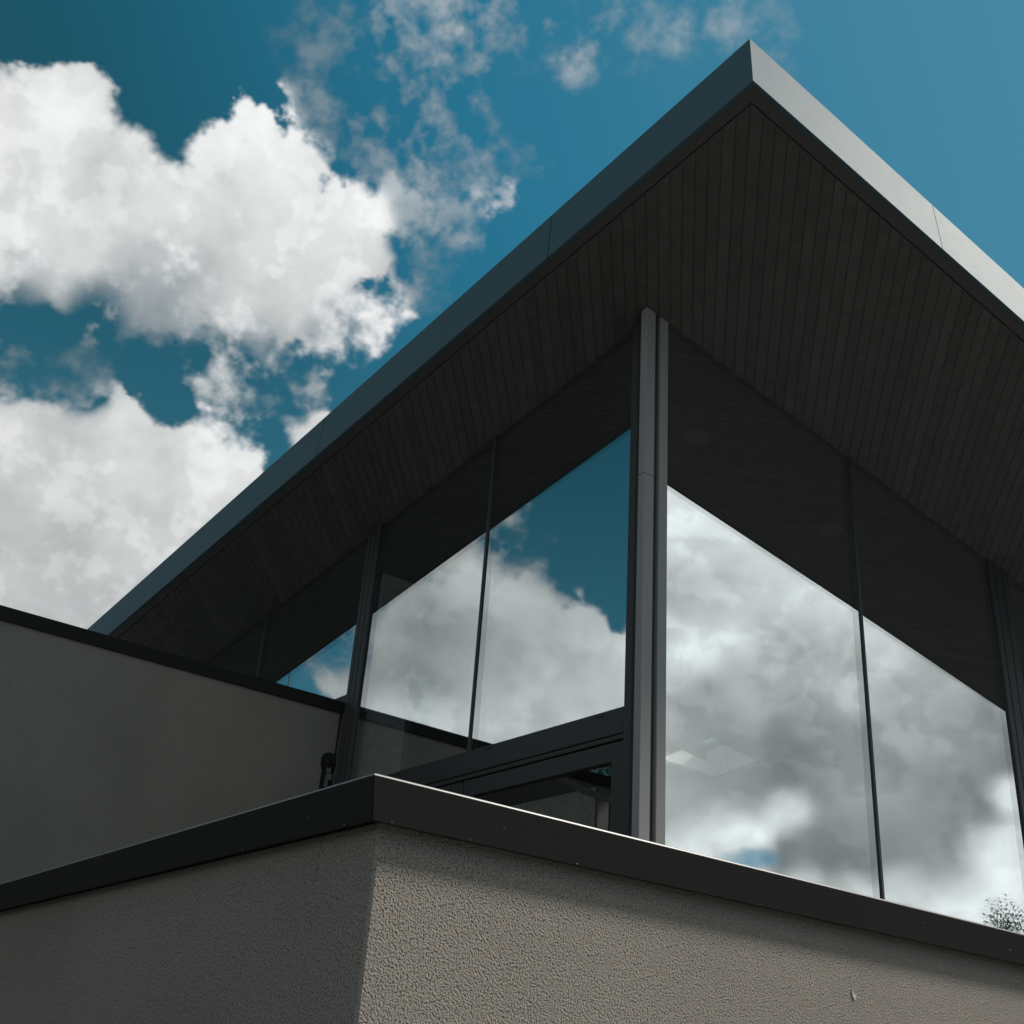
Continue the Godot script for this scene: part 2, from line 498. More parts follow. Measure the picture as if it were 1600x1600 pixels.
	var clouds_east := [
		[133.2, 26.8, 2.2, 0.7, 1.28, 1], [130.2, 25.2, 2.2, 0.7, 1.22, 1], [133.6, 23.3, 1.6, 0.8, 0.89, 1], [131.3, 22.4, 1.9, 0.8, 1.09, 1], [128.7, 21.1, 1.9, 0.8, 0.83, 1], [127, 23.2, 1.8, 0.7, 1.22, 1],
		[134.3, 20.8, 1.6, 0.8, 1.22, 1], [133.9, 18.5, 1.2, 0.8, 0.57, 1], [130.4, 19.3, 1.5, 0.8, 0.7, 1], [132, 16.8, 1.5, 0.8, 0.57, 1], [127.3, 17.4, 1.5, 0.8, 0.59, 1], [128.3, 15.3, 2.1, 0.8, 0.33, 1],
		[125.9, 15.6, 1.8, 0.8, 0.5, 1], [126.3, 19.2, 1.5, 0.8, 0.89, 1], [131.8, 14.1, 1.8, 0.8, 0.5, 1], [133.3, 12.9, 1.5, 0.8, 0.76, 1], [129.1, 13, 0.9, 0.6, 1.22, 1], [133, 11.4, 1.8, 0.6, 1.35, 1],
		[131.2, 11.8, 0.9, 0.5, 1.28, 1], [127.4, 11, 1.8, 0.5, 0.33, 1], [128.8, 11.3, 0.8, 0.4, 0.44, 1], [126.4, 12.4, 1.5, 0.7, 0.44, 1], [128.3, 9.7, 0.8, 0.4, 1.35, 1], [126.6, 9.3, 0.9, 0.6, 1.22, 1],
		[123.3, 20.9, 1.5, 0.7, 1.22, 1], [121.4, 19.3, 1.8, 0.8, 0.7, 1], [122.8, 17.3, 1.8, 0.8, 0.63, 1], [120.7, 17.3, 1.5, 0.8, 0.44, 1], [119.8, 15.8, 1.5, 0.8, 0.5, 1], [123.1, 14.4, 1.8, 0.8, 0.44, 1],
		[121.2, 13.3, 1.7, 0.8, 0.37, 1], [123.3, 11.6, 1.7, 0.8, 0.37, 1], [121.5, 10.8, 1.4, 0.7, 0.5, 1], [118.8, 13.8, 0.7, 0.5, 1.35, 1], [120, 11.3, 1.1, 0.5, 1.35, 1], [119.1, 10.5, 1.4, 0.5, 1.41, 1],
		[123.8, 9.5, 1.2, 0.7, 0.96, 1], [121.7, 8.9, 1.4, 0.6, 1.28, 1], [120.1, 8.6, 1.7, 0.6, 1.35, 1], [127.7, 27.9, 2.8, 0.8, 1.09, 1], [121.5, 23.8, 2.7, 0.8, 0.96, 1], [117.5, 20.5, 2.6, 0.8, 0.7, 1],
		[136.3, 21.1, 2.8, 0.8, 0.96, 1], [136.2, 14.9, 2.8, 0.8, 0.7, 1],
	]
	var banks := [
		{"window": [0.0, 72.0, 15.0, 56.0], "puffs": cloud_left_high + cloud_left_low + cloud_wisps},
		{"window": [313.0, 338.0, 11.0, 34.0], "puffs": clouds_west},
		{"window": [113.0, 140.0, 5.0, 33.0], "puffs": clouds_east, "cover": 3.0, "gaps": [[130.8, 10.9, 1.0, 2.6]]},
		{"window": [235.0, 352.0, 36.0, 72.0], "puffs": []},
	]
	var whole := sky_patch(0, 0, 1024, 512, 4, 8, banks)
	whole.resize(PANO_W, PANO_H, Image.INTERPOLATE_CUBIC)
	for bank in banks:
		var w: Array = bank.window
		if bank.puffs.is_empty():
			continue
		var x0 := int(w[0] * PANO_W / 360.0)
		var y0 := int((90.0 - w[3]) * PANO_H / 180.0)
		var part := sky_patch(x0, y0, int((w[1] - w[0]) * PANO_W / 360.0), int((w[3] - w[2]) * PANO_H / 180.0), 1, 1, banks)
		whole.blit_rect(part, Rect2i(Vector2i.ZERO, part.get_size()), Vector2i(x0, y0))
	var m := PanoramaSkyMaterial.new()
	m.panorama = ImageTexture.create_from_image(whole)
	return m

# ---------------------------------------------------------------- the scene
func _ready() -> void:
	rng.seed = 7
	set_camera()
	set_light()
	make_materials()
	make_ground()
	make_house()
	make_side_wall()
	make_terrace_wall()
	make_ring_lamp()
	make_post()
	make_trees()

func set_camera() -> void:
	var cam := Camera3D.new()
	cam.name = "camera"
	cam.transform = Transform3D(Basis(Vector3(0.78199, 0.06685, 0.61970), Vector3(-0.33008, 0.88779, 0.32075), Vector3(-0.52872, -0.45537, 0.71630)), Vector3(-4.4692, 1.6, 4.5811))
	cam.fov = 48.13
	cam.near = 0.05
	cam.far = 1000.0
	cam.current = true
	add_child(cam)

func set_light() -> void:
	sun_dir = toward(117.0, 42.0)
	var sun := DirectionalLight3D.new()
	sun.name = "sun"
	sun.light_color = Color(1.0, 0.975, 0.94)
	sun.light_energy = 1.45
	sun.light_angular_distance = 11.0
	sun.shadow_enabled = true
	sun.look_at_from_position(sun_dir * 50.0, Vector3.ZERO, Vector3.UP)
	add_child(sun)
	var env := Environment.new()
	env.background_mode = Environment.BG_SKY
	env.sky = Sky.new()
	env.sky.sky_material = make_sky()
	env.tonemap_mode = Environment.TONE_MAPPER_LINEAR
	env.tonemap_exposure = 1.0
	env.sdfgi_enabled = true
	env.ssao_enabled = true
	env.ssil_enabled = true
	var w := WorldEnvironment.new()
	w.name = "world"
	w.environment = env
	add_child(w)

func make_ground() -> void:
	var st := start()
	block(st, [Vector3(-300, -0.3, -300), Vector3(300, -0.3, -300), Vector3(300, -0.3, 300), Vector3(-300, -0.3, 300)], [Vector3(-300, 0, -300), Vector3(300, 0, -300), Vector3(300, 0, 300), Vector3(-300, 0, 300)])
	structure("ground", st, M.paving)
	st = start()
	box(st, Vector3(-3.02, 0.9, -3.58), Vector3(-0.07, FLOOR, 2.32), 0.004)
	structure("terrace_floor", st, M.paving)
	st = start()
	box(st, Vector3(-0.066, 0.9, 0.07), Vector3(9.2, FLOOR, 2.32), 0.004)
	structure("terrace_floor", st, M.paving)

# ---------------------------------------------------------------- house
func edge_dir(az: float) -> Vector3:
	var e := Vector3(sin(deg_to_rad(az)), 0, -cos(deg_to_rad(az)))
	e.y = FALL_X * e.x + FALL_Z * e.z
	return e

func make_house() -> void:
	var house := thing("modern_house", "dark modern house with sharp overhanging roof corner and tall mirrored glass fronts", "house")
	var left := edge_dir(-1.204)
	var right := edge_dir(90.998)
	var up := Vector3(0.0707, 0.4551, -0.0697)
	roof_edges(house, left, right, up)
	soffit_boards(house, left, right)
	roof_and_ceiling(house, left, right)
	glass_fronts(house)
	rooms(house)

func roof_edges(house: Node3D, left: Vector3, right: Vector3, up: Vector3) -> void:
	var breaks_l := [0.0, 1.735, 4.60, 7.60, 10.6]
	var breaks_r := [0.0, 1.735, 4.62, 7.52, 9.6]
	# folded metal: face, small return on top, return under the soffit edge; mitred at the tip
	var side := [[left, right, breaks_l], [right, left, breaks_r]]
	for s in side:
		var run: Vector3 = s[0]
		var inward: Vector3 = (s[1] as Vector3)
		var br: Array = s[2]
		for i in br.size() - 1:
			var st := start()
			var a0: float = br[i] + (0.0 if i == 0 else 0.003)
			var a1: float = br[i + 1] - 0.003
			var p := func(a: float, inn: float, h: float) -> Vector3:
				# mitre: at the tip the inner line starts as far along as it lies inwards
				return TIP + run * (maxf(a, inn) if i == 0 and a < 0.5 else a) + inward * inn + up * h
			var prof := [[0.004, 0.0], [0.0, 0.008], [0.0, 0.99], [0.005, 1.0], [0.05, 1.0], [0.05, 0.93], [0.02, 0.93], [0.02, 0.06], [0.028, 0.035], [0.028, 0.0]]
			var lo := []
			var hi := []
			for q in prof:
				lo.append(p.call(a0, q[0], q[1]))
				hi.append(p.call(a1, q[0], q[1]))
			for k in prof.size():
				var l := (k + 1) % prof.size()
				var mid: Vector3 = (p.call(a0, 0.012, 0.5) + p.call(a1, 0.012, 0.5)) / 2.0
				if k >= 3 and k <= 5:
					mid = (p.call(a0, 0.03, 0.965) + p.call(a1, 0.03, 0.965)) / 2.0
				face(st, [lo[k], lo[l], hi[l], hi[k]], mid)
			build("fascia_panel", st, M.metal, house)
		# jointing strips behind the gaps, a shade proud of the panel backs
		for i in range(1, br.size() - 1):
			var st := start()
			var o: Vector3 = TIP + run * br[i] + inward * 0.003
			var d: Vector3 = run * 0.0028
			block(st, [o - d, o + d, o + d + inward * 0.02, o - d + inward * 0.02], [o - d + up, o + d + up, o + d + inward * 0.02 + up, o - d + inward * 0.02 + up])
			build("fascia_joint", st, M.gasket, house)
		# trim round the boards
		var st := start()
		var n := start()
		var w0 := 0.030
		var w1 := 0.098
		var far: float = br[-1]
		var t := func(a: float, inn: float, h: float) -> Vector3: return TIP + run * a + inward * inn + Vector3(0, h, 0)
		block(st, [t.call(w0, w0, 0.004), t.call(far, w0, 0.004), t.call(far, w1, 0.004), t.call(w1, w1, 0.004)], [t.call(w0, w0, 0.03), t.call(far, w0, 0.03), t.call(far, w1, 0.03), t.call(w1, w1, 0.03)])
		build("soffit_trim", st, M.trim, house)

func soffit_boards(house: Node3D, left: Vector3, right: Vector3) -> void:
	var w := 0.108
	var p2 := func(a: float, b: float) -> Vector2:
		var v := TIP + left * a + right * b
		return Vector2(v.x, v.z)
	var outline := PackedVector2Array([p2.call(w, w), p2.call(w, 9.5), Vector2(p2.call(w, 9.5).x, -0.05), Vector2(0.04, -0.05), Vector2(0.04, p2.call(10.5, w).y), p2.call(10.5, w)])
	var st := start()
	roof_slab(st, outline, 0.0065, 0.02)
	var back := build("soffit", st, M.backing, house)
	var pitch := 0.0755
	var gap := 0.005
	var along := Vector2(-0.7118, 0.7024)     # straight up the slope
	var across := Vector2(0.7024, 0.7118)
	for k in range(-110, 110):
		var c0 := 0.0257 + pitch * k + gap / 2
		var c1 := c0 + pitch - gap
		var strip := PackedVector2Array([across * c0 - along * 16.0, across * c1 - along * 16.0, across * c1 + along * 16.0, across * c0 + along * 16.0])
		for poly in Geometry2D.intersect_polygons(strip, outline):
			var b := start()
			roof_slab(b, poly, 0.0010 * rng.randf(), 0.0045)
			build("soffit_board", b, M.boards[rng.randi() % 5], back)

func roof_and_ceiling(house: Node3D, left: Vector3, right: Vector3) -> void:
	var openings := [[4.77, 5.58, -4.75, -3.91], [1.2, 2.4, -8.8, -7.4]]  # the second opening is unseen, added to lighten the partition indoors
	var xs := [-2.0, 0.05, 1.2, 2.4, 4.77, 5.58, 8.7, 12.0]
	var zs := [-12.0, -9.0, -8.8, -7.4, -4.75, -3.91, -0.06, 3.0]
	var a := TIP + (left + right) * 0.135
	var l_end := a + left * 10.45
	var r_end := a + right * 9.45
	var deck_line := PackedVector2Array([Vector2(a.x, a.z), Vector2(r_end.x, r_end.z), Vector2(r_end.x, l_end.z), Vector2(l_end.x, l_end.z)])
	var st := start()
	var deck := start()
	for i in xs.size() - 1:
		for j in zs.size() - 1:
			if openings.any(func(o): return is_equal_approx(o[0], xs[i]) and is_equal_approx(o[2], zs[j])):
				continue
			var cell := PackedVector2Array([Vector2(xs[i], zs[j]), Vector2(xs[i + 1], zs[j]), Vector2(xs[i + 1], zs[j + 1]), Vector2(xs[i], zs[j + 1])])
			if i in range(1, 6) and j in range(1, 6):
				roof_slab(st, cell, 0.004, 0.04)
			for poly in Geometry2D.intersect_polygons(cell, deck_line):
				roof_slab(deck, poly, 0.26, 0.16)
	build("ceiling", st, M.dark_room, house)
	build("roof_deck", deck, M.roof, house)
	var q := func(x: float, z: float, h: float) -> Vector3: return Vector3(x, soffit(x, z) + h, z)
	var t := 0.02
	for o in openings:
		var x0: float = o[0]
		var x1: float = o[1]
		var z0: float = o[2]
		var z1: float = o[3]
		st = start()
		for r in [[x0 - t, x0, z0 - t, z1 + t], [x1, x1 + t, z0 - t, z1 + t], [x0, x1, z0 - t, z0], [x0, x1, z1, z1 + t]]:
			block(st, [q.call(r[0], r[2], 0.0), q.call(r[1], r[2], 0.0), q.call(r[1], r[3], 0.0), q.call(r[0], r[3], 0.0)], [q.call(r[0], r[2], 0.46), q.call(r[1], r[2], 0.46), q.call(r[1], r[3], 0.46), q.call(r[0], r[3], 0.46)])
		var sky_light := build("skylight", st, M.white, house)
		st = start()
		for r in [[x0, x0 + 0.05, z0, z1], [x1 - 0.05, x1, z0, z1], [x0 + 0.05, x1 - 0.05, z0, z0 + 0.05], [x0 + 0.05, x1 - 0.05, z1 - 0.05, z1]]:
			block(st, [q.call(r[0], r[2], 0.38), q.call(r[1], r[2], 0.38), q.call(r[1], r[3], 0.38), q.call(r[0], r[3], 0.38)], [q.call(r[0], r[2], 0.45), q.call(r[1], r[2], 0.45), q.call(r[1], r[3], 0.45), q.call(r[0], r[3], 0.45)])
		build("frame", st, M.frame, sky_light)
		st = start()
		face(st, [q.call(x0, z0, 0.42), q.call(x1, z0, 0.42), q.call(x1, z1, 0.42), q.call(x0, z1, 0.42)], q.call(x0, z0, 0.0))
		build("pane", st, M.clear, sky_light)
	# round ceiling lights, unlit
	for x in [1.10, 2.71]:
		var c := Vector3(x, soffit(x, -0.65) - 0.004, -0.65)
		st = start()
		ring_of(st, c, [[0.0, -0.004], [0.072, -0.004], [0.078, 0.0]], 28)
		var lamp := build("ceiling_light", st, M.lens, house)
		st = start()
		ring_of(st, c, [[0.078, 0.0], [0.082, -0.008], [0.092, -0.006], [0.094, 0.004]], 28)
		build("rim", st, M.lens, lamp)

func ring_of(st: SurfaceTool, c: Vector3, prof: Array, sides: int) -> void:
	for k in sides:
		var t0 := TAU * k / sides
		var t1 := TAU * (k + 1) / sides
		for i in prof.size() - 1:
			var q := []
			for e in [[i, t0], [i + 1, t0], [i + 1, t1], [i, t1]]:
				var r: float = prof[e[0]][0]
				var x: float = c.x + r * cos(e[1])
				var z: float = c.z + r * sin(e[1])
				q.append(Vector3(x, c.y + soffit(x, z) - soffit(c.x, c.z) + prof[e[0]][1], z))
			if prof[i][0] < 1e-6:
				q.remove_at(3)
				q = [q[0], q[1], q[2]]
			face(st, q, c + Vector3(0, 1, 0))

# a bay of sealed glass: spacer frame, outer and inner pane; on_left: lies in x = 0 between z0 and z1, else in z = 0 between x0 and x1
func bay(house: Node3D, on_left: bool, s0: float, s1: float, y0: float) -> void:
	var at := func(s: float, y: float, d: float) -> Vector3: return Vector3(d, y, s) if on_left else Vector3(s, y, -d)
	var top := func(s: float) -> float: return (soffit(0, s) if on_left else soffit(s, 0)) - 0.004
	var st := start()
	var w := 0.012
	var put := func(pts: Array) -> void:
		var lo := []
		var hi := []
		for q in pts:
			lo.append(at.call(q.x, q.y, 0.004))
			hi.append(at.call(q.x, q.y, 0.018))
		block(st, lo, hi)
	put.call([Vector2(s0, y0), Vector2(s0 + w, y0), Vector2(s0 + w, top.call(s0 + w)), Vector2(s0, top.call(s0))])
	put.call([Vector2(s1 - w, y0), Vector2(s1, y0), Vector2(s1, top.call(s1)), Vector2(s1 - w, top.call(s1 - w))])
	put.call([Vector2(s0 + w, y0), Vector2(s1 - w, y0), Vector2(s1 - w, y0 + w), Vector2(s0 + w, y0 + w)])
	put.call([Vector2(s0 + w, top.call(s0 + w) - w), Vector2(s1 - w, top.call(s1 - w) - w), Vector2(s1 - w, top.call(s1 - w)), Vector2(s0 + w, top.call(s0 + w))])
	var frame := build("window", st, M.gasket, house)
	for d in [0.0, 0.022]:
		st = start()
		st.set_smooth_group(0)
		var bow := rng.randf_range(0.0004, 0.0011) * (1.0 if d > 0.0 else -1.0)
		var lean := Vector2(rng.randf_range(-0.0035, 0.0035), rng.randf_range(-0.0035, 0.0035))
		var grid := []
		for j in 13:
			for i in 7:
				var u := i / 6.0
				var v := j / 12.0
				var sx := lerpf(s0, s1, u)
				var off: float = d + 0.001 * signf(d - 0.01) + bow * sin(PI * u) * sin(PI * v) + lean.x * (u - 0.5) + lean.y * (v - 0.5)
				grid.append(at.call(sx, lerpf(y0, top.call(sx), v), off))
		var far: Vector3 = at.call((s0 + s1) / 2, y0 + 1.0, 30.0)
		for j in 12:
			for i in 6:
				face(st, [grid[j * 7 + i], grid[j * 7 + i + 1], grid[j * 7 + i + 8], grid[j * 7 + i + 7]], far)
		build("pane", st, M.glass, frame)

func post_piece(parent: Node3D, called: String, a: Vector2, b: Vector2, y0: float, y1: float, mat: Material) -> MeshInstance3D:
	# upright with a rectangular plan from a to b (x, z); its top follows the soffit when y1 is 0
	var st := start()
	if y1 > 0.0:
		box(st, Vector3(a.x, y0, a.y), Vector3(b.x, y1, b.y), 0.003)
	else:
		var lo := []
		var hi := []
		var bv := 0.003
		for q in [Vector2(a.x + bv, a.y), Vector2(b.x - bv, a.y), Vector2(b.x, a.y + bv), Vector2(b.x, b.y - bv), Vector2(b.x - bv, b.y), Vector2(a.x + bv, b.y), Vector2(a.x, b.y - bv), Vector2(a.x, a.y + bv)]:
			lo.append(Vector3(q.x, y0, q.y))
			hi.append(Vector3(q.x, soffit(q.x, q.y) - 0.003, q.y))
		block(st, lo, hi)
	return build(called, st, mat, parent)

func glass_fronts(house: Node3D) -> void:
	var rail := 3.694
	# corner post: two cladding lengths, a recess, an outer strip and the jamb of the left front
	var core := post_piece(house, "corner_post", Vector2(-0.060, -0.10), Vector2(0.10, -0.022), FLOOR, 0.0, M.gasket)
	post_piece(core, "cladding", Vector2(-0.087, -0.046), Vector2(-0.003, 0.012), FLOOR, 5.163, M.post)
	post_piece(core, "cladding", Vector2(-0.087, -0.046), Vector2(-0.003, 0.012), 5.166, 0.0, M.post)
	post_piece(core, "side_strip", Vector2(0.042, -0.060), Vector2(0.118, 0.012), FLOOR, 0.0, M.post)
	post_piece(core, "recess", Vector2(-0.003, -0.022), Vector2(0.042, -0.012), FLOOR, 0.0, M.frame)
	post_piece(core, "jamb", Vector2(-0.030, -0.190), Vector2(0.05, -0.118), FLOOR, 0.0, M.frame)
	# uprights of the left front
	post_piece(house, "mullion", Vector2(-0.012, -1.772), Vector2(0.05, -1.745), FLOOR, 0.0, M.frame)
	var twin := post_piece(house, "mullion", Vector2(0.0, -3.560), Vector2(0.06, -3.360), FLOOR, 0.0, M.gasket)
	for r in [[-3.425, -3.362], [-3.495, -3.436], [-3.558, -3.506]]:
		post_piece(twin, "cover_strip", Vector2(-0.022, r[0]), Vector2(-0.001, r[1]), FLOOR, 0.0, M.frame)
	post_piece(house, "mullion", Vector2(-0.012, -5.43), Vector2(0.05, -5.40), FLOOR, 0.0, M.frame)
	post_piece(house, "mullion", Vector2(-0.012, -7.23), Vector2(0.05, -7.20), FLOOR, 0.0, M.frame)
	bay(house, true, -1.745, -0.190, rail)
	bay(house, true, -3.360, -1.772, rail)
	bay(house, true, -5.400, -3.560, 4.495)
	bay(house, true, -7.200, -5.430, 4.495)
	bay(house, true, -8.95, -7.230, 4.495)
	# head and sill rails
	var st := start()
	box(st, Vector3(-0.03, 3.537, -3.357), Vector3(0.055, rail, -0.192), 0.004)
	var tr := build("transom", st, M.frame, house)
	st = start()
	box(st, Vector3(-0.026, 3.503, -3.357), Vector3(0.05, 3.532, -0.192), 0.003)
	build("lower_rail", st, M.frame, tr)
	st = start()
	box(st, Vector3(-0.015, 3.530, -3.355), Vector3(0.045, 3.539, -0.194), 0.001)
	build("joint", st, M.gasket, tr)
	for z in [-0.40, -1.50, -2.6]:
		st = start()
		box(st, Vector3(-0.034, 3.664, z - 0.035), Vector3(-0.029, 3.676, z + 0.035), 0.001)
		build("drain_cap", st, M.gasket, tr)
	st = start()
	box(st, Vector3(-0.02, 4.40, -8.95), Vector3(0.055, 4.495, -3.562), 0.004)
	build("sill_rail", st, M.frame, house)
	st = start()
	box(st, Vector3(0.0, FLOOR, -8.95), Vector3(0.20, 4.398, -3.562), 0.004)
	build("wall", st, M.render, house)
	# two door leaves under the rail
	for r in [[-1.742, -0.196], [-3.354, -1.776]]:
		var z0: float = r[0]
		var z1: float = r[1]
		st = start()
		box(st, Vector3(-0.022, FLOOR + 0.01, z1 - 0.098), Vector3(0.045, 3.494, z1), 0.004)
		box(st, Vector3(-0.022, FLOOR + 0.01, z0), Vector3(0.045, 3.494, z0 + 0.098), 0.004)
		box(st, Vector3(-0.022, 3.380, z0 + 0.098), Vector3(0.045, 3.494, z1 - 0.098), 0.004)
		box(st, Vector3(-0.022, FLOOR + 0.01, z0 + 0.098), Vector3(0.045, FLOOR + 0.14, z1 - 0.098), 0.004)
		var door := build("door", st, M.frame, house)
		st = start()
		face(st, [Vector3(0.004, FLOOR + 0.14, z0 + 0.098), Vector3(0.004, FLOOR + 0.14, z1 - 0.098), Vector3(0.004, 3.38, z1 - 0.098), Vector3(0.004, 3.38, z0 + 0.098)], Vector3(2, 2, -1))
		build("pane", st, M.door_glass, door)
		st = start()
		var hz := z0 + 0.05
		box(st, Vector3(-0.075, 2.20, hz - 0.012), Vector3(-0.055, 2.22, hz + 0.12), 0.004)
		box(st, Vector3(-0.075, 2.20, hz - 0.012), Vector3(-0.02, 2.222, hz + 0.012), 0.004)
		build("handle", st, M.post, door)
	# right front
	post_piece(house, "mullion", Vector2(2.066, -0.05), Vector2(2.092, 0.014), FLOOR, 0.0, M.frame)
	var end_post := post_piece(house, "mullion", Vector2(3.925, -0.07), Vector2(4.20, -0.004), FLOOR, 0.0, M.gasket)
	for r in [[3.92, 3.985], [3.997, 4.10], [4.112, 4.21]]:
		post_piece(end_post, "cover_strip", Vector2(r[0], -0.02), Vector2(r[1], 0.016), FLOOR, 0.0, M.frame)
	post_piece(house, "mullion", Vector2(6.20, -0.05), Vector2(6.226, 0.014), FLOOR, 0.0, M.frame)
	bay(house, false, 0.118, 2.066, FLOOR + 0.08)
	bay(house, false, 2.092, 3.92, FLOOR + 0.08)
	bay(house, false, 4.21, 6.20, FLOOR + 0.08)
	bay(house, false, 6.226, 8.65, FLOOR + 0.08)
	st = start()
	box(st, Vector3(0.12, FLOOR, -0.06), Vector3(8.65, FLOOR + 0.078, 0.02), 0.004)
	build("sill_rail", st, M.frame, house)

func rooms(house: Node3D) -> void:
	var st := start()
	box(st, Vector3(0.0, 0.0, -9.0), Vector3(8.7, FLOOR - 0.004, 0.0), 0.004)
	build("floor_slab", st, M.dark_room, house)
	st = start()
	box(st, Vector3(0.0, FLOOR, -9.2), Vector3(8.9, 5.1, -9.0), 0.004)
	box(st, Vector3(8.7, FLOOR, -8.998), Vector3(8.9, 5.25, 0.0), 0.004)
	build("wall", st, M.render, house)
	st = start()
	var q := func(x: float, z: float, lift: float) -> Vector3: return Vector3(x, soffit(x, z) + lift, z)
	for r in [[0.0, 8.9, -9.2, -9.0], [8.7, 8.9, -8.998, 0.0]]:
		block(st, [Vector3(r[0], 5.0, r[2] + 0.004), Vector3(r[1] - 0.004, 5.0, r[2] + 0.004), Vector3(r[1] - 0.004, 5.0, r[3] - 0.004), Vector3(r[0], 5.0, r[3] - 0.004)], [q.call(r[0], r[2] + 0.004, 0.2), q.call(r[1] - 0.004, r[2] + 0.004, 0.2), q.call(r[1] - 0.004, r[3] - 0.004, 0.2), q.call(r[0], r[3] - 0.004, 0.2)])
	build("wall_head", st, M.render, house)
	# pale partition, and a pale pillar near the left front
	st = start()
	box(st, Vector3(4.0, FLOOR, -8.99), Vector3(4.14, 4.75, -4.93), 0.006)
	var partition := build("partition", st, M.plaster, house)
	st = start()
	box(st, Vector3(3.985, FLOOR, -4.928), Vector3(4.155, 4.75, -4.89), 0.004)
	build("end_darkening", st, M.frame, partition)  # added dark strip that tones down the brightly lit partition end
	st = start()
	box(st, Vector3(0.35, FLOOR, -4.16), Vector3(0.75, 5.8, -3.83), 0.006)
	build("pillar", st, M.plaster, house)

# ---------------------------------------------------------------- walls outside
func sweep(st: SurfaceTool, prof: Array, ends: Array, inside: Vector2) -> void:
	# prof: (outward, y) points; ends: two functions from the outward offset and height to a point
	var n := prof.size()
	for i in n:
		var a: Vector2 = prof[i]
		var b: Vector2 = prof[(i + 1) % n]
		var mid: Vector3 = (ends[0].call(inside.x, inside.y) + ends[1].call(inside.x, inside.y)) / 2.0
		face(st, [ends[0].call(a.x, a.y), ends[0].call(b.x, b.y), ends[1].call(b.x, b.y), ends[1].call(a.x, a.y)], mid)
	for e in ends:
		var other = ends[1] if e == ends[0] else ends[0]
		face(st, prof.map(func(p): return e.call(p.x, p.y)), other.call(inside.x, inside.y))

func coping_profile(top: float, low: float, lean: float, width: float) -> Array:
	# rounded outer nose, faintly pitched top, drip lips
	var r := 0.006
	var pts := []
	for k in 6:
		var t := PI / 2 * k / 5.0
		pts.append(Vector2(-r + r * cos(PI / 2 - t), top - r + r * sin(PI / 2 - t)))
	pts.append(Vector2(-lean, low + 0.003))
	pts.append(Vector2(-lean - 0.003, low))
	pts.append(Vector2(-lean - 0.006, low + 0.002))
	pts.append(Vector2(-lean - 0.006, low + 0.02))
	pts.append(Vector2(-width + lean + 0.006, low + 0.02))
	pts.append(Vector2(-width + lean, low))
	pts.append(Vector2(-width, top - 0.018))
	pts.append(Vector2(-width + 0.006, top - 0.010))
	return pts

func make_side_wall() -> void:
	var wall := thing("side_wall", "tall smooth rendered wall with dark coping running in from the left to the glass", "wall")
	wall.set_meta("kind", "thing")
	var st := start()
	box(st, Vector3(-7.0, 0.0, -3.86), Vector3(-0.03, 4.34, -3.592), 0.008)
	build("rendered_wall", st, M.render, wall)
	var cuts := [[-0.026, -3.0], [-3.003, -7.0]]
	for c in cuts:
		st = start()
		var e0 := func(o: float, y: float) -> Vector3: return Vector3(c[0], y, -3.562 + o)
		var e1 := func(o: float, y: float) -> Vector3: return Vector3(c[1], y, -3.562 + o)
		sweep(st, coping_profile(4.428, 4.330, 0.012, 0.328), [e0, e1], Vector2(-0.1, 4.39))
		build("coping", st, M.coping, wall)

# highlight on a worn coping edge, painted as the pale colour of a thin half round set on its nose
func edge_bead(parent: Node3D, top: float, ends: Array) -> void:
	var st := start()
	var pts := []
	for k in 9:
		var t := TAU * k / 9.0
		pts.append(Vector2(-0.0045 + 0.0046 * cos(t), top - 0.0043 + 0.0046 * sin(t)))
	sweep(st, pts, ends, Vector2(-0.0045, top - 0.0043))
	build("edge_highlight", st, M.highlight_and_wear, parent)

